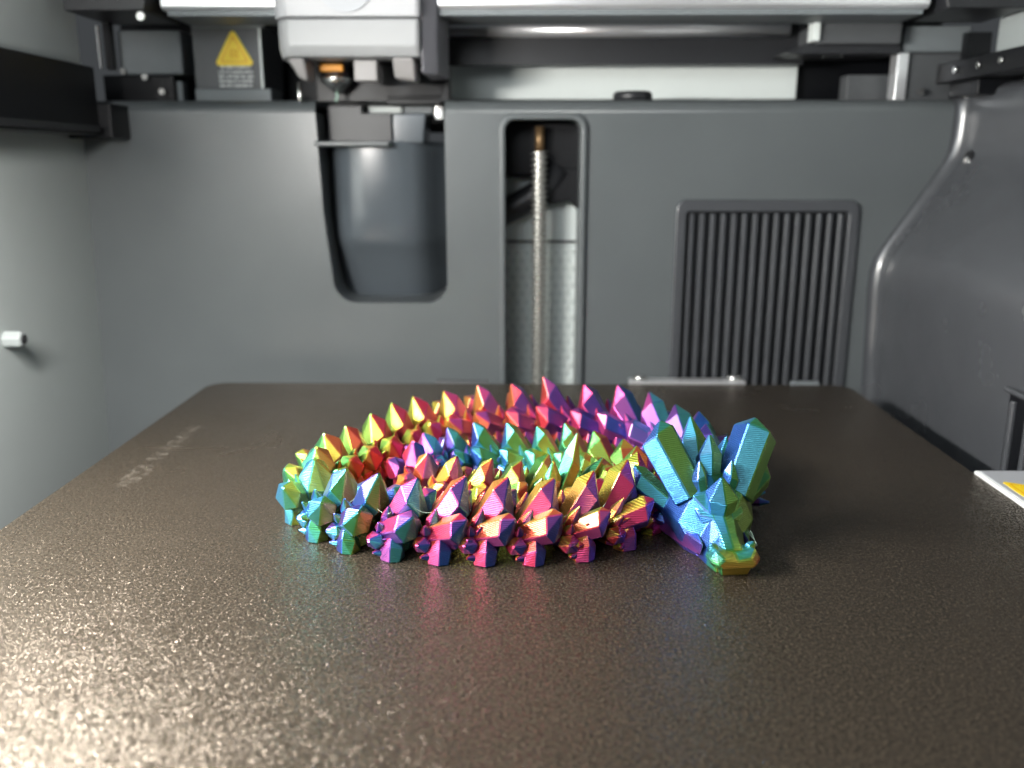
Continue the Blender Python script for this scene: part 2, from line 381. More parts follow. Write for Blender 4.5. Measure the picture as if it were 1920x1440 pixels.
m = MB(); rows = []
vs = []
for z, x in prof:                                        # concave fillet from the wall, then the face runs to the door
    row = []
    for k in range(9):
        a = math.pi / 2 * k / 8
        row.append((x - RF + RF * math.sin(a), YW - RF + RF * math.cos(a), z))
    row += [(x + .5, -40, z), (x + 1.5, -150, z), (x + 4, -420, z)]
    rows.append(row)
n = len(rows[0])
m.add([p for r_ in rows for p in r_], [(i * n + k, i * n + k + 1, (i + 1) * n + k + 1, (i + 1) * n + k) for i in range(len(rows) - 1) for k in range(n - 1)], True)
top = rows[0]; arc = [(0, 0), (1.2, 3), (4, 4.6), (40, 5)]
m.add([(p[0] + (a[0] if k >= 8 else a[0] * .3), p[1] + (a[0] if k < 8 else a[0] * .2), p[2] + a[1]) for a in arc for k, p in enumerate(top)],
      [(i * n + k, i * n + k + 1, (i + 1) * n + k + 1, (i + 1) * n + k) for i in range(len(arc) - 1) for k in range(n - 1)], True)
rw = m.build('right_wall', M['housing'], kind='structure', label='dark grey stepped plastic housing along the right side')
sp = P(1817, 303, 0, 175.2)
m = MB(); m.tube([(176.5, sp.y, sp.z), (174.6, sp.y, sp.z)], 4.2, 16)
sk = m.build('housing_screw', M['black'], label='dark recessed screw high on the right housing', cat='screw')
MB().tube([(174.7, sp.y, sp.z), (174.1, sp.y, sp.z)], 2.2, 6).build('socket', M['steel'], sk)
# side vent whose corner shows at the right edge
sv = P(1905, 735, 0, 150.5)
vg2 = empty('side_vent', (150.5, sv.y - 30, -20), 'narrow dark vent slot low on the right housing', 'vent')
zt = sv.z
MB().box(148.9, 149.7, sv.y - 60, sv.y, -45, zt).build('backing', M['black'], vg2)
for k in range(5):
    MB().box(147.6, 149.2, sv.y - 4.5 - k * 9, sv.y - 2.2 - k * 9, -45, zt - 2).build('slat', M['housing'], vg2, bevel=.5)
MB().box(147.2, 149.6, sv.y - 62, sv.y + 1.6, zt, zt + 1.6).build('frame', M['housing'], vg2, bevel=.5)

# ------------------------------------------------------------------ bed and plate
hb = empty('heated_bed', (0, -128, -7), 'dark heated bed under the textured build plate', 'heated bed')
MB().prism(rrect(-129, 129, -262, 1, 9), 2, -7, -1.25).build('bed_slab', M['black'], hb)
bl = (1180, 1396); a = P(bl[0], 718, 1, 4); b = P(bl[1], 718, 1, 4)
st = MB().box(a.x, b.x, 1.6, 8, -2, .9).build('rear_bracket', M['alu'], hb, bevel=.4)
for px in (1200, 1376):
    q = P(px, 712, 1, 5); MB().tube([(q.x, 5, .8), (q.x, 5, 2.2), (q.x, 5, 2.8)], [2.9, 2.9, 2.0], 16).build('screw', M['steel'], st)
q = P(1508, 716, 1, 4); MB().box(q.x - 5.5, q.x + 5.5, 1.5, 5, -3, .7).build('locating_tab', M['grey'], hb, bevel=.3)
q = P(860, 716, 1, 4); MB().box(q.x - 9, q.x + 12, 1.5, 6, -3, .5).build('locating_tab', M['midgrey'], hb, bevel=.3)
bp_ = MB().prism(rrect(-127.4, 128.2, -258, .4, 8), 2, -1.2, 0)
bp_.build('build_plate', M['plate'], label='dark bronze textured build plate under the dragon', cat='build plate', bevel=.25)
# corner tab of the bed carrying a hot-surface sticker
lab = empty('corner_label', (139, -120, -1.5), 'pale grey corner tab with yellow triangle sticker beside the build plate', 'label')
MB().prism([(128.5, -101.5), (147.2, -101.5), (147.2, -170), (128.5, -170)], 2, -5, .6).build('tab', M['white'], lab, bevel=.6)
MB().prism([(129.6, -102.6), (145.6, -102.6), (145.6, -168), (129.6, -168)], 2, .61, .8).build('sticker', M['labelgrey'], lab)
def tri_round(cx, cy, s, r, n=5, rot=90):
    pts = []
    for k in range(3):
        a0 = math.radians(rot + 120 * k); c = (cx + (s - 2 * r) * math.cos(a0), cy + (s - 2 * r) * math.sin(a0))
        for j in range(n + 1):
            a = a0 - math.pi / 3 + 2 * math.pi / 3 * j / n; pts.append((c[0] + r * math.cos(a), c[1] + r * math.sin(a)))
    return pts
tl = MB().prism(tri_round(134.6, -117.4, 7.0, .8, rot=0), 2, .81, .93).build('warning_triangle', M['yellow'], lab)
tr_o, tr_i = tri_round(134.6, -117.4, 5.0, .5, rot=0), tri_round(134.6, -117.4, 4.3, .4, rot=0)
nn = len(tr_o); MB().add([(x, y, .96) for x, y in tr_o + tr_i], [(i, (i + 1) % nn, nn + (i + 1) % nn, nn + i) for i in range(nn)]).build('outline', M['amber'], tl)

# ------------------------------------------------------------------ upper gantry, brackets, toolhead
def pbox(px0, px1, py0, py1, y0, y1):
    a = P(px0, py0, 1, y0); b = P(px1, py1, 1, y0)
    return MB().box(a.x, b.x, y0, y1, b.z, a.z)
MB().box(-190, 190, 92, 94, 100, 260).build('upper_rear_wall', M['black'], kind='structure', label='black upper rear wall behind the gantry')
pbox(815, 1492, 104, 186, 86, 90).build('pale_rear_cover', M['pale'], label='wide pale metal cover strip above the rear wall', cat='cover', bevel=.5)
a = P(826, 54, 1, 58); b = P(1483, 54, 1, 58)
MB().tube([(a.x, 61, a.z), (b.x, 61, b.z)], 3.1, 24).build('guide_rod', M['alu'], label='long pale guide rod running behind the toolhead', cat='rod')
MB().box(a.x - 2, b.x + 8, 64, 70, a.z - 14, a.z + 12).build('belt_cover', M['dark'], label='dark belt cover strip behind the guide rod', cat='cover')
# x rail
zb = P(1000, 10, 1, 14).z; xa = P(300, 10, 1, 14).x; xb = P(1745, 10, 1, 14).x
gr = empty('gantry_rail', ((xa + xb) / 2, 20, zb), 'bright aluminium gantry rail crossing the top behind the toolhead', 'rail')
MB().prism([(14, zb), (14, zb + 16), (40, zb + 16), (40, zb - 1.2), (15.5, zb - 1.2)], 0, xa, xb).build('beam', M['alu'], gr, bevel=.5)
MB().box(xa + 2, xb - 2, 15.6, 39, zb - 3.2, zb - 1.3).build('wear_strip', M['grey'], gr)
for s, xx in ((-1, xa), (1, xb)):
    MB().prism([(xx - s * 1, zb + 17), (xx + s * 4, zb - 2.4), (xx + s * 34, zb - 2.4), (xx + s * 34, zb + 17)], 1, 8, 44).build('end_plate', M['dark'], gr, bevel=.6)
q = P(265, 31, 1, 8); MB().tube([(q.x, 8.2, q.z), (q.x, 7, q.z)], 1.5, 14).build('screw', M['steel'], gr)

# left cluster
lb = empty('idler_block', (-150, 60, 111), 'grey idler block over black pulley plate in the left rear corner', 'bracket')
pbox(218, 344, 56, 140, 48, 66).build('block', M['grey'], lb, bevel=1)
pbox(192, 330, 141, 196, 50, 70).build('pulley_plate', M['black'], lb, bevel=.6)
pbox(330, 345, 152, 196, 49, 56).build('flange', M['grey'], lb, bevel=.4)
for px, py in ((232, 134), (272, 145), (304, 172)):
    q = P(px, py, 1, 47); MB().tube([(q.x, 47.8, q.z), (q.x, 46.4, q.z)], 1.3, 12).build('screw', M['steel'], lb)
# heater box with the warning sticker
hx = empty('heater_box', P(425, 195, 1, 46), 'dark boxed motor cover bearing a yellow warning triangle sticker', 'cover')
bx = pbox(357, 494, 46, 172, 46, 80).build('box', M['midgrey'], hx, bevel=.6)
pbox(483, 495, 50, 170, 45.2, 46.2).build('edge_strip', M['pale'], hx)
pbox(365, 510, 166, 200, 42, 60).build('foot_block', M['grey'], hx, bevel=.6)
pbox(357, 494, 44, 52, 44.5, 46.5).build('top_flange', M['grey'], hx, bevel=.3)
c = P(439, 100, 1, 45.9); s = (P(475, 100, 1, 45.9).x - P(403, 100, 1, 45.9).x) / 1.62
stk = MB().prism(tri_round(c.x, c.z, s, 1.3), 1, 45.5, 45.9).build('warning_triangle', M['yellow'], hx)
to, ti = tri_round(c.x, c.z, s * .70, .7), tri_round(c.x, c.z, s * .62, .6)
nn = len(to); MB().add([(x, 45.42, z) for x, z in to + ti], [(i, (i + 1) % nn, nn + (i + 1) % nn, nn + i) for i in range(nn)]).build('outline', M['amber'], stk)
for k in (-1, 0, 1):
    pts = [(c.x + k * 1.3 + .35 * math.sin(t * 2.2), 45.4, c.z - 2 + t * .9) for t in range(5)]
    MB().tube(pts, .22, 6).build('heat_wave', M['amber'], stk)
for r_, (x0, x1) in enumerate(((414, 470), (410, 474), (411, 475), (412, 474), (413, 473))):    # rows of tiny print, too small to read
    a = P(x0, 126 + r_ * 8.6, 1, 45.9); b = P(x1, 126 + r_ * 8.6, 1, 45.9); m = MB(); x = a.x
    while x < b.x:
        ww = random.uniform(.35, .8); h = random.uniform(.55, .72)
        m.box(x, min(x + ww, b.x), 45.75, 45.9, a.z - h, a.z + h * random.uniform(.5, 1)); x += ww + random.choice((.2, .25, .6))
    m.build('print_line', M['white'], hx)
# right cluster
rc = empty('carriage_block', P(1600, 105, 1, 44), 'dark grey carriage block at the right end of the guide rod', 'bracket')
a = P(1475, 100, 1, 40)
pbox(1535, 1690, 42, 82, 38, 66).build('block', M['midgrey'], rc, bevel=.8)
pbox(1528, 1537, 36, 76, 36, 44).build('edge_plate', M['pale'], rc, bevel=.3)
A = [P(x, y, 1, 42) for x, y in ((1472, 98), (1535, 74), (1690, 84), (1690, 100), (1500, 102))]
MB().prism([(p.x, p.z) for p in A], 1, 42, 64).build('wedge', M['dark'], rc, bevel=.5)
q = P(1578, 90, 1, 40); MB().tube([(q.x, 50, q.z + 1), (q.x, 50, q.z - 2.5)], 4.2, 18).build('pulley', M['steel'], rc)
rb = empty('corner_bracket', P(1755, 190, 1, 50), 'dark grey stepped bracket with bright edge in the right rear corner', 'bracket')
pbox(1698, 1818, 48, 97, 44, 60).build('upper_block', M['grey'], rb, bevel=.8)
pbox(1697, 1812, 99, 192, 48, 62).build('plate', M['midgrey'], rb, bevel=.5)
pbox(1685, 1696, 98, 192, 46, 54).build('bright_edge', M['alu'], rb, bevel=.3)
pbox(1590, 1686, 140, 192, 60, 70).build('low_plate', M['midgrey'], rb, bevel=.5)
for px, py in ((1726, 172), (1768, 145), (1816, 132)):
    q = P(px, py, 1, 45); MB().tube([(q.x, 46, q.z), (q.x, 44.5, q.z)], 1.4, 12).build('screw', M['steel'], rb)
# side beams running towards the door
def beam(name, x0, x1, pts, label):
    m = MB(); (ya, za, zb_), (yb, zc, zd) = pts
    v = [(x0, ya, za), (x0, ya, zb_), (x0, yb, zc), (x0, yb, zd), (x1, ya, za), (x1, ya, zb_), (x1, yb, zc), (x1, yb, zd)]
    m.add(v, [(0, 1, 3, 2), (4, 6, 7, 5), (0, 4, 5, 1), (2, 3, 7, 6), (0, 2, 6, 4), (1, 5, 7, 3)])
    return m.build(name, M['black'], bevel=.6, label=label, cat='beam')
p1, p2 = P(0, 84, 0, -168), P(0, 240, 0, -168); q1, q2 = P(176, 126, 0, -168), P(168, 252, 0, -168)
lbeam = beam('side_beam', -168, -181, [(q1.y, q2.z, q1.z), (-400, q2.z, q1.z)], 'black side beam along the light grey left panel')
MB().box(-167.9, -166, -395, q1.y - 4, q2.z + 1, q2.z + 3.4).build('flange', M['dark'], lbeam)
MB().box(-181, -163, 14, 32, q2.z - 1.2, q2.z + 12).build('beam_foot', M['black'], lbeam, bevel=.6)
r1 = P(1920, 116, 0, 166)
rbeam = beam('side_beam', 166, 188, [(38, 117, 124.5), (-400, 117, 124.5)], 'black side beam above the stepped right housing')
for yy in (20, 2, -14):
    MB().tube([(165.9, yy, 121), (164.9, yy, 121)], 1.2, 12).build('screw', M['steel'], rbeam)
MB().box(170, 186, 10, 34, 111.2, 117).build('beam_foot', M['black'], rbeam, bevel=.5)
m = MB(); m.add([(188, 36, 111), (188, -420, 111), (189, -420, 260), (189, 36, 260)], [(0, 1, 2, 3)])
m.add([(192, 36, 111), (192, -420, 111), (192, -420, 260), (192, 36, 260)], [(0, 1, 2, 3)])
m.build('upper_right_wall', M['side'], kind='structure', label='light grey upper side panel above the right beam')
pbox(1815, 1853, 60, 128, 36, 40).build('corner_post', M['black'], label='narrow black post in the right rear corner', cat='post')
pbox(186, 212, 0, 130, 36, 40).build('corner_post', M['black'], label='narrow black post in the left rear corner', cat='post')
pbox(181, 188, 48, 128, 34, 36).build('bright_trim', M['alu'], label='thin bright trim on the left rear corner post', cat='trim')

# ---- toolhead
th = empty('toolhead', P(650, 150, 1, 30), 'pale grey toolhead with nozzle parked over the purge chute', 'toolhead')
y0 = 4.0
X0, X1 = P(503, 60, 1, y0).x, P(778, 60, 1, y0).x
zA = P(640, 34, 1, y0).z; zB = P(640, 86, 1, y0).z; zC = P(640, 107, 1, y0 + 3).z; zD = P(640, 152, 1, y0 + 8).z
def shell(sec, stations, name, mt, bev=.8):
    m = MB(); n = len(sec)
    m.add([(x, y + dy, z) for x, dy in stations for y, z in sec], [(i * n + k, i * n + (k + 1) % n, (i + 1) * n + (k + 1) % n, (i + 1) * n + k) for i in range(len(stations) - 1) for k in range(n)])
    L = len(stations) - 1
    m.add([(stations[0][0], y + stations[0][1], z) for y, z in sec], [tuple(range(n))]); m.add([(stations[L][0], y + stations[L][1], z) for y, z in sec], [tuple(range(n))])
    return m.build(name, mt, th, bevel=bev)
stn = [(X0, 14), (X0 + 1.5, 6), (X0 + 4, 2.2), (X0 + 7, 0), (X1, 0), (X1 + 2, 1.2)]
shell([(y0 - .6, zA + .4), (y0 - 2, zA + 30), (y0 + 40, zA + 30), (y0 + 40, zA + .4)], stn, 'front_cover', M['headwhite'])
shell([(y0, zA), (y0, zB), (y0 + 3, zC), (y0 + 40, zC), (y0 + 40, zA)], [(X0 + .8, 13), (X0 + 2.2, 6), (X0 + 4.6, 2.2), (X0 + 7.4, 0), (X1 - .3, 0), (X1 + 1.6, 1.2)], 'lower_cover', M['headmid'])
lx0, lx1 = P(534, 120, 1, y0 + 4).x, P(571, 120, 1, y0 + 4).x
def leg(x0, x1, taper):
    m = MB()
    m.add([(x0, y0 + 3 + (3 if taper < 0 else 0), zC - .1), (x1, y0 + 3, zC - .1), (x1, y0 + 8, zD), (x0 - taper, y0 + 9, zD + 1), (x0, y0 + 22, zC - .1), (x1, y0 + 22, zC - .1), (x1, y0 + 20, zD), (x0 - taper, y0 + 20, zD + 1)],
          [(0, 1, 2, 3), (4, 7, 6, 5), (0, 3, 7, 4), (1, 5, 6, 2), (0, 4, 5, 1), (3, 2, 6, 7)])
    m.build('cover_leg', M['headgrey'], th, bevel=1.2)
leg(lx0, lx1, -4); leg(P(735, 120, 1, y0 + 4).x, P(777, 120, 1, y0 + 4).x, 0)
m = MB(); sx = P(776, 60, 1, y0).x
m.prism([(sx + 2.2, y0 + 3), (sx + 8, y0 + 9), (sx + 10.5, y0 + 30), (sx + 2.2, y0 + 34)], 2, zC - 6, zA + 28); m.build('side_cover', M['headside'], th, bevel=1)
MB().box(lx1 + .5, sx - 9.5, y0 + 12, y0 + 36, zC - .2, zC + 2).build('inner_roof', M['black'], th)
MB().box(lx1 - 3, sx + 10, y0 + 34, y0 + 44, zD - 6, zC).build('inner_back', M['black'], th, bevel=.5)
qa, qb = P(662, 108, 1, y0 + 8), P(708, 152, 1, y0 + 8)
MB().box(qa.x, qb.x, y0 + 8, y0 + 16, qb.z, zC - .3).build('cooling_duct', M['headgrey'], th, bevel=.8)
c = P(632, 150, 1, 30)
nz = MB().tube([(c.x, 30, c.z + 8), (c.x, 30, c.z + 1.4)], 5.2, 6).build('heater_block', M['dark'], th, bevel=.4)
MB().box(c.x - 5.5, c.x + 4, 23, 26, c.z + 2.6, c.z + 5.4).build('silicone_sock', M['orange'], th, bevel=.6)
nzl = MB().tube([(c.x, 30, c.z + 1.2), (c.x, 30, c.z + .2), (c.x, 30, c.z - 1.6), (c.x, 30, c.z - 5), (c.x, 30, c.z - 5.4)], [6.4, 6.8, 5.4, 1.3, .8], 24).build('nozzle', M['steel'], th)
random.seed(3)
pts = [(c.x + random.uniform(-.8, 1.1), 29 + random.uniform(-.8, .8), c.z - 5 - k * .8) for k in range(8)]
MB().tube(pts[:5], .5, 8).build('filament_strand', M['purge'], label='wisp of greenish filament oozing below the nozzle', cat='filament')
q = P(560, 188, 1, 24); MB().tube([(q.x, 26, q.z + 7), (q.x, 26, q.z), (q.x, 26, q.z - .8)], [.9, .9, .4], 10).build('probe_pin', M['steel'], th)
q = P(645, -38, 1, y0 - 2); nb = MB(); nb.tube([(q.x, y0 - 1.2, q.z), (q.x, y0 - 1.9, q.z)], 11, 40)
bdg = nb.build('badge', M['labelgrey'], th)
q = P(825, 170, 1, 44); MB().prism([(q.x - 22, q.z - 6), (q.x + 1, q.z - 6), (q.x + 4, q.z + 5), (q.x - 2, q.z + 4), (q.x - 22, q.z + 4)], 1, 38, 50).build('carriage_clip', M['black'], th, bevel=.6)

# ------------------------------------------------------------------ the crystal dragon
HUES = [(0.00, (.56, .06, .07)), (.06, (.66, .20, .08)), (.14, (.68, .45, .10)), (.20, (.58, .58, .10)), (.28, (.28, .46, .10)),
        (.36, (.09, .34, .10)), (.44, (.08, .38, .28)), (.52, (.11, .42, .55)), (.60, (.05, .17, .52)), (.68, (.08, .08, .36)),
        (.75, (.24, .11, .42)), (.82, (.44, .12, .42)), (.89, (.66, .11, .31)), (.95, (.62, .06, .16)), (1.0, (.56, .06, .07))]
def hue(h):
    h %= 1.0
    for (a, ca), (b, cb) in zip(HUES, HUES[1:]):
        if h <= b:
            t = (h - a) / (b - a); return [(ca[i] * (1 - t) + cb[i] * t) ** 1.2 for i in range(3)]

def crystal_geo(base, d, length, r, sides=6, tip=.42, flat_=.85, spin=0., flare=.8, lean=0.):
    d = Vector(d).normalized(); base = Vector(base)
    a = d.cross(Vector((0, 0, 1)));  a = a.normalized() if a.length > .05 else Vector((1, 0, 0))
    b = a.cross(d).normalized()
    rings = []
    for t, k in ((0, flare), (1 - tip, 1.0)):
        rg = []
        for i in range(sides):
            an = spin + 2 * math.pi * i / sides
            off = (a * math.cos(an) + b * math.sin(an) * flat_) * r * k
            sh = 0 if t == 0 else length * tip * .45 * math.sin(an) * lean
            rg.append(base + d * (length * t + sh) + off)
        rings.append(rg)
    apex = base + d * length + b * (lean * r * .85)
    vs = rings[0] + rings[1] + [apex]; n = sides
    fs = [(i, (i + 1) % n, n + (i + 1) % n, n + i) for i in range(n)] + [(n + i, n + (i + 1) % n, 2 * n) for i in range(n)] + [tuple(range(n))[::-1]]
    return vs, fs

def hull_geo(pts):
    bm = bmesh.new()
    for p in pts: bm.verts.new(p)
    bmesh.ops.convex_hull(bm, input=bm.verts)
    bmesh.ops.dissolve_limit(bm, angle_limit=.02, verts=bm.verts, edges=bm.edges)
    lo = [v for v in bm.verts if not v.link_faces]
    bmesh.ops.delete(bm, geom=lo, context='VERTS')
    bm.verts.index_update()
    vs = [v.co.copy() for v in bm.verts]; fs = [[v.index for v in f.verts] for f in bm.faces]; bm.free(); return vs, fs

def silk(name, geos, origin, parent, H, k=.19, kz=.03, bev=.2, extra=None, kind=None, zmin=0.):
    fr = max(0., min(1., (-146 - origin[1]) / 6)) if parent is not None and extra is None else 0.     # the filament turns its blue side out and down along the front run
    kz += .08 * fr; ky = .12 * fr
    bm = bmesh.new()
    for vs, fs in geos:
        bv = [bm.verts.new((p[0], p[1], max(p[2], zmin))) for p in vs]
        for f in fs:
            try: bm.faces.new([bv[i] for i in f])
            except ValueError: pass
    bmesh.ops.remove_doubles(bm, verts=bm.verts, dist=1e-4)
    bmesh.ops.dissolve_degenerate(bm, edges=bm.edges, dist=1e-3)
    bmesh.ops.recalc_face_normals(bm, faces=bm.faces)
    if bev: bmesh.ops.bevel(bm, geom=list(bm.edges), offset=bev, segments=1, affect='EDGES', clamp_overlap=True, profile=.5)
    for v in bm.verts: v.co.z = max(v.co.z, zmin)
    bm.normal_update()
    cl = bm.loops.layers.float_color.new('filament')
    for f in bm.faces:
        n = f.normal; j = random.uniform(-.025, .025)
        for lp in f.loops:
            p = lp.vert.co
            h = H - k * 1.25 * n.x / (abs(n.x) + .3) + kz * n.z + ky * n.y + j + .006 * math.sin(p.z * .9) 
            if extra: h += extra(p, n)
            c = hue(h); lp[cl] = (c[0], c[1], c[2], 1)
    o_ = Vector(origin)
    for v in bm.verts: v.co = (v.co - o_) * MM
    me = bpy.data.meshes.new(name); bm.to_mesh(me); bm.free(); me.materials.append(M['silk'])
    o = bpy.data.objects.new(name, me); col.objects.link(o); place(o, o_, parent)
    if kind: o['kind'] = kind
    return o

# centre line head -> tail: x, y, hue, size
CTRL = [(44, -133, .56, .98), (47, -122, .57, 1.0), (47.5, -110, .575, 1.03), (43, -98, .62, 1.05), (34, -87.5, .71, 1.11), (22, -80.5, .80, 1.13), (8, -77, .85, 1.13), (-5, -76.5, .91, 1.12),
        (-17, -79.5, .97, 1.1), (-28.5, -86, 1.06, 1.06), (-38, -97, 1.11, .98), (-45, -108, 1.14, .98), (-50.5, -119, 1.19, .99), (-53, -130.5, 1.27, .99), (-50, -142, 1.40, .99),
        (-42, -149.5, 1.47, .98), (-33, -154.5, 1.66, .98), (-22, -156.8, 1.83, .99), (-11, -157.3, 1.88, 1.0), (0, -157.2, 1.91, 1.0), (10, -155.4, 1.97, 1.0), (19, -150.5, 2.0, .98),
        (25.5, -142, 2.06, .95), (27.5, -132.5, 2.12, .92), (25.5, -122.5, 2.17, .90), (18.5, -115, 2.22, .88), (9.5, -110.5, 2.29, .87), (0, -107.8, 2.38, .86), (-9, -106.5, 2.46, .85), (-18, -107.5, 2.55, .85),
        (-25.5, -112, 2.66, .84), (-29, -119, 2.80, .83), (-27, -127, 2.92, .82), (-20.5, -132, 3.0, .82), (-12.5, -134, 3.07, .81), (-4, -133.5, 3.14, .8), (3, -131, 3.19, .8)]
def spline(t):
    i = min(int(t), len(CTRL) - 2); f = t - i
    g = lambda k: CTRL[max(0, min(len(CTRL) - 1, k))]
    out = []
    for c in range(4):
        p0, p1, p2, p3 = g(i - 1)[c], g(i)[c], g(i + 1)[c], g(i + 2)[c]
        out.append(.5 * ((2 * p1) + (-p0 + p2) * f + (2 * p0 - 5 * p1 + 4 * p2 - p3) * f * f + (-p0 + 3 * p1 - 3 * p2 + p3) * f ** 3))
    return out
dg = empty('crystal_dragon', (0, -118, 0), 'iridescent rainbow articulated crystal dragon coiled on the build plate', 'dragon figurine')
t = 0.0; stations = []; acc = 99
prev = None
while t < len(CTRL) - 1:
    p = spline(t)
    if prev: acc += math.hypot(p[0] - prev[0], p[1] - prev[1])
    if acc >= 9.9 * p[3]:
        q = spline(min(t + .02, len(CTRL) - 1.001)); stations.append((p, math.atan2(q[1] - p[1], q[0] - p[0]))); acc = 0
    prev = p; t += .01
random.seed(11)
def segment(p, ang, tail=False):
    x, y, H, s = p
    u = Vector((math.cos(ang), math.sin(ang), 0)); v = Vector((-u.y, u.x, 0)); wz = Vector((0, 0, 1)); o = Vector((x, y, 0))
    T = lambda a: o + (u * a[0] + v * a[1] + wz * a[2]) * s
    D = lambda a: u * a[0] + v * a[1] + wz * a[2]
    jit = lambda k: random.uniform(-k, k)
    core = []
    for cx, hw, z0, z1 in ((-3.6, 3.0, 1.0, 7.0), (-1, 4.8, 0, 9.0), (1.4, 4.4, 0, 8.2), (3.2, 2.4, 1.2, 6.0)):
        core += [T((cx, -hw, z0)), T((cx, hw, z0)), T((cx, -hw * 1.05, z1 * .45)), T((cx, hw * 1.05, z1 * .45)), T((cx, -hw * .45, z1)), T((cx, hw * .45, z1))]
    seg = silk('body_segment', [hull_geo(core)], o, dg, H)
    # dorsal crystal
    C = [('crystal', (-2.2, jit(.3), 4.5), (.62 + jit(.05), jit(.06), .80), 16.2, 4.5, dict(tip=.33, spin=jit(.2), lean=.62, flat_=1.02, flare=.74))]
    small = []
    for sd in (-1, 1):
        C.append(('crystal', (-2.2, sd * 2.4, 5.2), (.74 + jit(.06), sd * (.52 + jit(.06)), .40 + jit(.05)), 12.4, 3.7, dict(tip=.26, spin=jit(.3), lean=.6, flat_=1)))
        C.append(('crystal', (-2.2, sd * 3.0, 3.2), (-.34 + jit(.1), sd * .82, .30 + jit(.06)), 6.8, 2.6, dict(tip=.36, spin=jit(.4))))
        small.append(crystal_geo(T((-2.2, sd * 2.2, 6.0)), D((.28 + jit(.1), sd * .42, .86)), 8.2 * s, 1.75 * s, tip=.5, spin=jit(.6)))
        small.append(crystal_geo(T((-2.8, sd * 3.4, 5.0)), D((.05 + jit(.1), sd * .66, .72)), 6.2 * s, 1.45 * s, tip=.5, spin=jit(.6)))
        small.append(crystal_geo(T((1.2, sd * 3.0, 5.6)), D((.55, sd * .62, .62)), 5.6 * s, 1.3 * s, sides=5, tip=.5, spin=jit(.6)))
        # foot: upright faceted wedge standing on the plate, with a spur
        f_ = [T((-2.4, sd * 4.2, 0)), T((2.8, sd * 4.2, 0)), T((-2.0, sd * 7.4, 0)), T((2.6, sd * 7.4, 0)), T((.6, sd * 8.6, .2)), T((-1.4, sd * 4.2, 6.2)), T((1.8, sd * 4.2, 6.4)), T((.8, sd * 7.4, 6.4 + jit(.4))), T((3.2, sd * 6.6, 3.2)), T((-2.6, sd * 6.8, 2.6)), T((.8, sd * 8.5, 4.0))]
        small.append(hull_geo(f_))
        small.append(crystal_geo(T((-1.0, sd * 5.0, 1.3)), D((-.62, sd * .7, .16)), 4.6 * s, 1.25 * s, tip=.5, spin=jit(.5)))
        for q in range(4):                            # irregular little shards filling the flank
            small.append(crystal_geo(T((random.uniform(-2.6, 2.4), sd * random.uniform(2.6, 4.6), random.uniform(2.6, 6.6))), D((random.uniform(-.3, .8), sd * random.uniform(.4, .9), random.uniform(.1, .8))),
                                     random.uniform(4.2, 6.4) * s, random.uniform(.9, 1.5) * s, sides=random.choice((4, 5, 6)), tip=random.uniform(.35, .55), spin=random.uniform(0, 2), lean=random.uniform(0, .6)))
    for nm, b, d, L, r, kw in C:
        silk(nm, [crystal_geo(T(b), D(d), L * s * random.uniform(.9, 1.06), r * s * random.uniform(.9, 1.06), **kw)], T(b), seg, H, bev=.22)
    silk('small_crystals', small, o, seg, H, bev=.15, kind='stuff')
    silk('joint', [crystal_geo(T((3.5, 0, 3)), D((1, 0, 0)), 5.5 * s, 1.9 * s, tip=.2)], o + u * 4, seg, H, bev=0)
    return seg
for p, ang in stations: segment(p, ang)
# tail tip: a fan of big crystals
p, ang = stations[-1]
tx = Vector((p[0], p[1], 0)); u = Vector((math.cos(ang), math.sin(ang), 0))
tail = silk('tail_tip', [hull_geo([tx + Vector(q) for q in ((4, -4, 0), (4, 4, 0), (12, -3, 0), (12, 3, 0), (4, -3, 6), (4, 3, 6), (11, -2, 7), (11, 2, 6), (14, 0, 2))])], tx, dg, 3.2)
for b, d, L, r in (((6, 0, 4), (.36, .1, .93), 17.5, 3.5), ((9, 1, 3), (.7, .2, .68), 14, 2.6), ((4, -2, 4), (.1, -.2, .95), 11, 2.3), ((8, -3, 3), (.5, -.5, .7), 10, 2.2)):
    silk('crystal', [crystal_geo(tx + Vector(b), d, L, r, lean=.5, tip=.45, spin=.4)], tx + Vector(b), tail, 3.25)

# ---- head
HA = math.radians(-90 + 7)                       # nose direction
hf = Vector((math.cos(HA), math.sin(HA), 0)); hr = Vector((-hf.y, hf.x, 0))    # forward, and towards picture right
HO = Vector((43.0, -152.0, 0)); HS = 1.0
def HT(a): return HO + (hr * a[0] + hf * a[1] + Vector((0, 0, a[2]))) * HS
def HD(a): return hr * a[0] + hf * a[1] + Vector((0, 0, a[2]))
HH = .44
def hx_(p, n):                                    # gold towards the chin, violet low on the cheek
    l = Vector((p.x, p.y, p.z)) - HO; f_ = l.dot(hf)
    return (-.22 * max(0, min(1, (f_ - 9) / 4)) * max(0, min(1, (6.4 - p.z) / 3.2)) + .12 * max(0, min(1, (7 - p.z) / 4)) * max(0, -n.x) * (f_ < 11))
def loft(secs):
    n = len(secs[0]); vs = [HT(q) for s_ in secs for q in s_]
    fs = [(i * n + k, i * n + (k + 1) % n, (i + 1) * n + (k + 1) % n, (i + 1) * n + k) for i in range(len(secs) - 1) for k in range(n)]
    return vs, fs + [tuple(range(n))[::-1], tuple(range((len(secs) - 1) * n, len(secs) * n))]
def sect(y, wb, zb, wm, zm, wt, zt, zc=None):
    zc = zt if zc is None else zc
    return [(-wb, y, zb), (wb, y, zb), (wm, y, zm), (wt, y, zt), (0, y, zc), (-wt, y, zt), (-wm, y, zm)]
hk = dict(k=.18, kz=.0, extra=hx_)
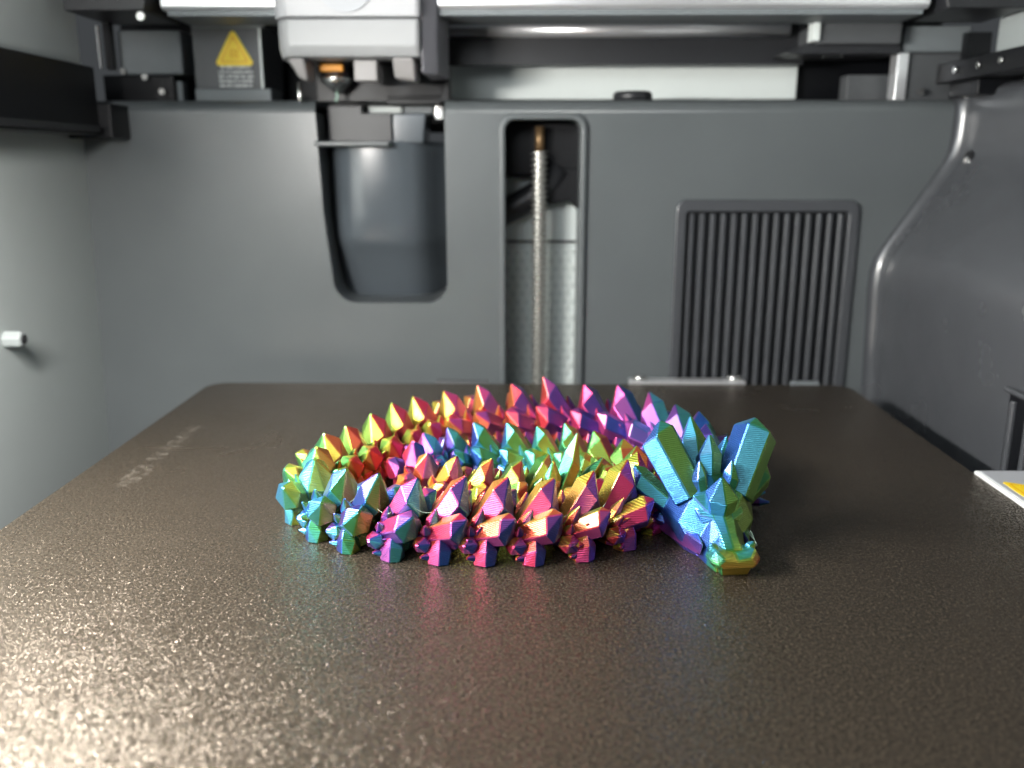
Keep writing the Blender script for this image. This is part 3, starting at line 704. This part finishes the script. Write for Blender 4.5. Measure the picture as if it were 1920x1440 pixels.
skull = silk('head', [loft([sect(-17, 5, 0, 6.5, 5, 3.5, 11), sect(-10, 8.0, 0, 10.4, 6, 6.5, 15.0, 16), sect(-3, 8.2, 0, 10.8, 7.5, 7.0, 15.6, 17), sect(3, 7.2, 0, 8.8, 7.0, 5.8, 13.2, 14.6),
                            sect(7, 5.2, 0, 5.0, 5.0, 2.6, 9.8, 10.6), sect(11, 4.6, 0, 4.2, 3.8, 1.9, 7.3, 7.8), sect(15, 3.8, 0, 4.2, 2.8, 2.0, 5.2, 5.5)])], HO, dg, HH, bev=.25, **hk)
# snout with upturned nostril flares, and the chin below
silk('snout', [loft([sect(10.5, 4.0, 1.9, 4.8, 3.2, 2.6, 5.0), sect(13.5, 4.7, 1.9, 5.9, 3.4, 4.2, 5.6, 4.9), sect(16.2, 4.6, 1.9, 5.7, 3.5, 4.4, 5.9, 4.6), sect(18, 3.4, 2.2, 4.3, 3.2, 2.9, 4.6, 4.0)])], HT((0, 14, 0)), skull, HH, bev=.3, **hk)
silk('chin', [hull_geo([HT(q) for q in ((-3.6, 8, 0), (3.6, 8, 0), (-2.9, 16.4, 0), (2.9, 16.4, 0), (-4.2, 9, 2.2), (4.2, 9, 2.2), (-3.4, 17.2, 2.1), (3.4, 17.2, 2.1))])], HT((0, 14, 0)), skull, HH, bev=.2, **hk)
for sd in (-1, 1):
    silk('nostril', [crystal_geo(HT((sd * 3.4, 13.2, 4.2)), HD((sd * .55, .25, .8)), 3.2, 1.5, tip=.5, spin=.3)], HT((sd * 3.4, 13, 4)), skull, HH, bev=.2, **hk)
    silk('brow', [hull_geo([HT(q) for q in ((sd * 2, 8.2, 9.2), (sd * 4.6, 6.5, 8.0), (sd * 6.8, 1, 11.4), (sd * 3.0, 1, 14.6), (sd * 7.6, -3, 13.6), (sd * 3.2, -3, 17.2), (sd * 5.2, 5.8, 10.0))])], HT((sd * 4, 3, 11)), skull, HH, bev=.25, **hk)
    silk('eye', [hull_geo([HT((sd * 5.0 + a, 5.0 + b, 7.0 + c)) for a, b, c in ((0, 1.3, 0), (sd * .9, 0, 0), (0, -1.3, 0), (0, 0, .9), (0, 0, -.9), (-sd, 0, 0))])], HT((sd * 5, 5, 7)), skull, HH + .1, bev=.1, **hk)
    silk('cheek', [hull_geo([HT(q) for q in ((sd * 5.5, 9.5, 1.6), (sd * 5.2, 10.5, 4.6), (sd * 7.5, 3, 1.0), (sd * 8.4, 2, 5.2), (sd * 10.6, -7, 1.2), (sd * 10.8, -8, 6.4), (sd * 6, -6, 8), (sd * 5, 0, 0), (sd * 5, 0, 7.5))])], HT((sd * 8, 0, 3)), skull, HH + .06, bev=.25, **hk)
    # great horns
    silk('horn', [crystal_geo(HT((sd * 5.0, -1, 11.5)), HD((sd * .42, -.36, .82)), 19.0, 5.5, tip=.17, spin=math.pi / 6, lean=.5 , flat_=.85, flare=.92)], HT((sd * 4, -1, 10)), skull, HH, bev=.28, **hk)
    silk('horn', [crystal_geo(HT((sd * 6.8, -5, 6.5)), HD((sd * .70, -.42, .56)), 15.0, 3.7, tip=.26, spin=.2, lean=.6)], HT((sd * 7, -5, 6)), skull, HH, bev=.25, **hk)
    silk('jaw_spike', [crystal_geo(HT((sd * 7.0, -4, 3.2)), HD((sd * .72, -.62, .22)), 8.5, 2.0, tip=.45)], HT((sd * 7, -4, 3)), skull, HH + .05, bev=.2, **hk)
    silk('jaw_spike', [crystal_geo(HT((sd * 6.4, -9, 2.0)), HD((sd * .8, -.5, .1)), 7.5, 1.8, tip=.45)], HT((sd * 6, -9, 2)), skull, HH + .05, bev=.2, **hk)
for b, d, L, r in (((0, 4.8, 9), (0, .16, .95), 9.6, 3.9), ((-2.8, .5, 12), (-.2, .0, .95), 9.5, 2.5), ((2.8, .5, 12), (.2, .0, .95), 9.2, 2.5), ((0, -3, 13), (0, -.2, .95), 13, 3.2),
                   ((-1, -9, 12), (-.05, -.4, .9), 16.5, 3.8), ((3.5, -7, 12), (.25, -.3, .9), 12, 2.8), ((-4, -7, 12), (-.25, -.3, .9), 12, 2.8)):
    silk('crest_crystal', [crystal_geo(HT(b), HD(d), L, r, tip=.45, spin=.5, lean=.4)], HT(b), skull, HH, bev=.22, **hk)
# foreleg spurs showing past the head
leg_ = silk('foreleg', [hull_geo([Vector(q) for q in ((52, -131, 0), (58, -130, 0), (52, -126, 0), (58, -126, 0), (53, -130, 5), (57, -128, 4))])], (54, -128, 0), dg, .58)
for b, d in (((57, -129, 1.4), (.8, -.35, .12)), ((56.5, -127, 2.2), (.85, -.1, .2)), ((56, -126.5, 1.4), (.7, .5, .1))):
    silk('claw', [crystal_geo(b, d, 6.4, 1.35, tip=.5)], b, leg_, .6, bev=.15)
silk('crystal', [crystal_geo((51, -124, 3), (.40, .45, .80), 18.5, 3.1, tip=.3, spin=.3, lean=.5)], (51, -124, 3), leg_, .60, bev=.22)
silk('crystal', [crystal_geo((50, -127, 3), (.55, .1, .75), 11, 2.0, tip=.4, spin=.3, lean=.5)], (50, -127, 3), leg_, .60, bev=.2)
# fine strings of filament left between neighbouring crystals
random.seed(5)
fr_ = [st_ for st_ in stations if st_[0][1] < -146]
for (pa, aa), (pb, ab) in zip(fr_, fr_[1:]):
    za = random.uniform(6, 13); a = Vector((pa[0] + 3, pa[1] - 5 + random.uniform(-1, 2), za)); b = Vector((pb[0] - 1, pb[1] - 5 + random.uniform(-1, 2), za + random.uniform(-2, 2)))
    MB().tube([a.lerp(b, k / 8) - Vector((0, 0, 1.1 * math.sin(math.pi * k / 8))) for k in range(9)], .045, 5).build('filament_string', M['purge'], dg)
for k in range(3):
    a = HT((6.2, 8 - k, 6.5 - k * .6)); b = HT((4.6, 13, 5.2)); c_ = HT((7.6 + .5 * k, 11, 3.2))
    MB().tube([a * (1 - t) ** 2 + c_ * 2 * t * (1 - t) + b * t * t for t in [i / 9 for i in range(10)]], .05, 5).build('filament_string', M['purge'], skull)
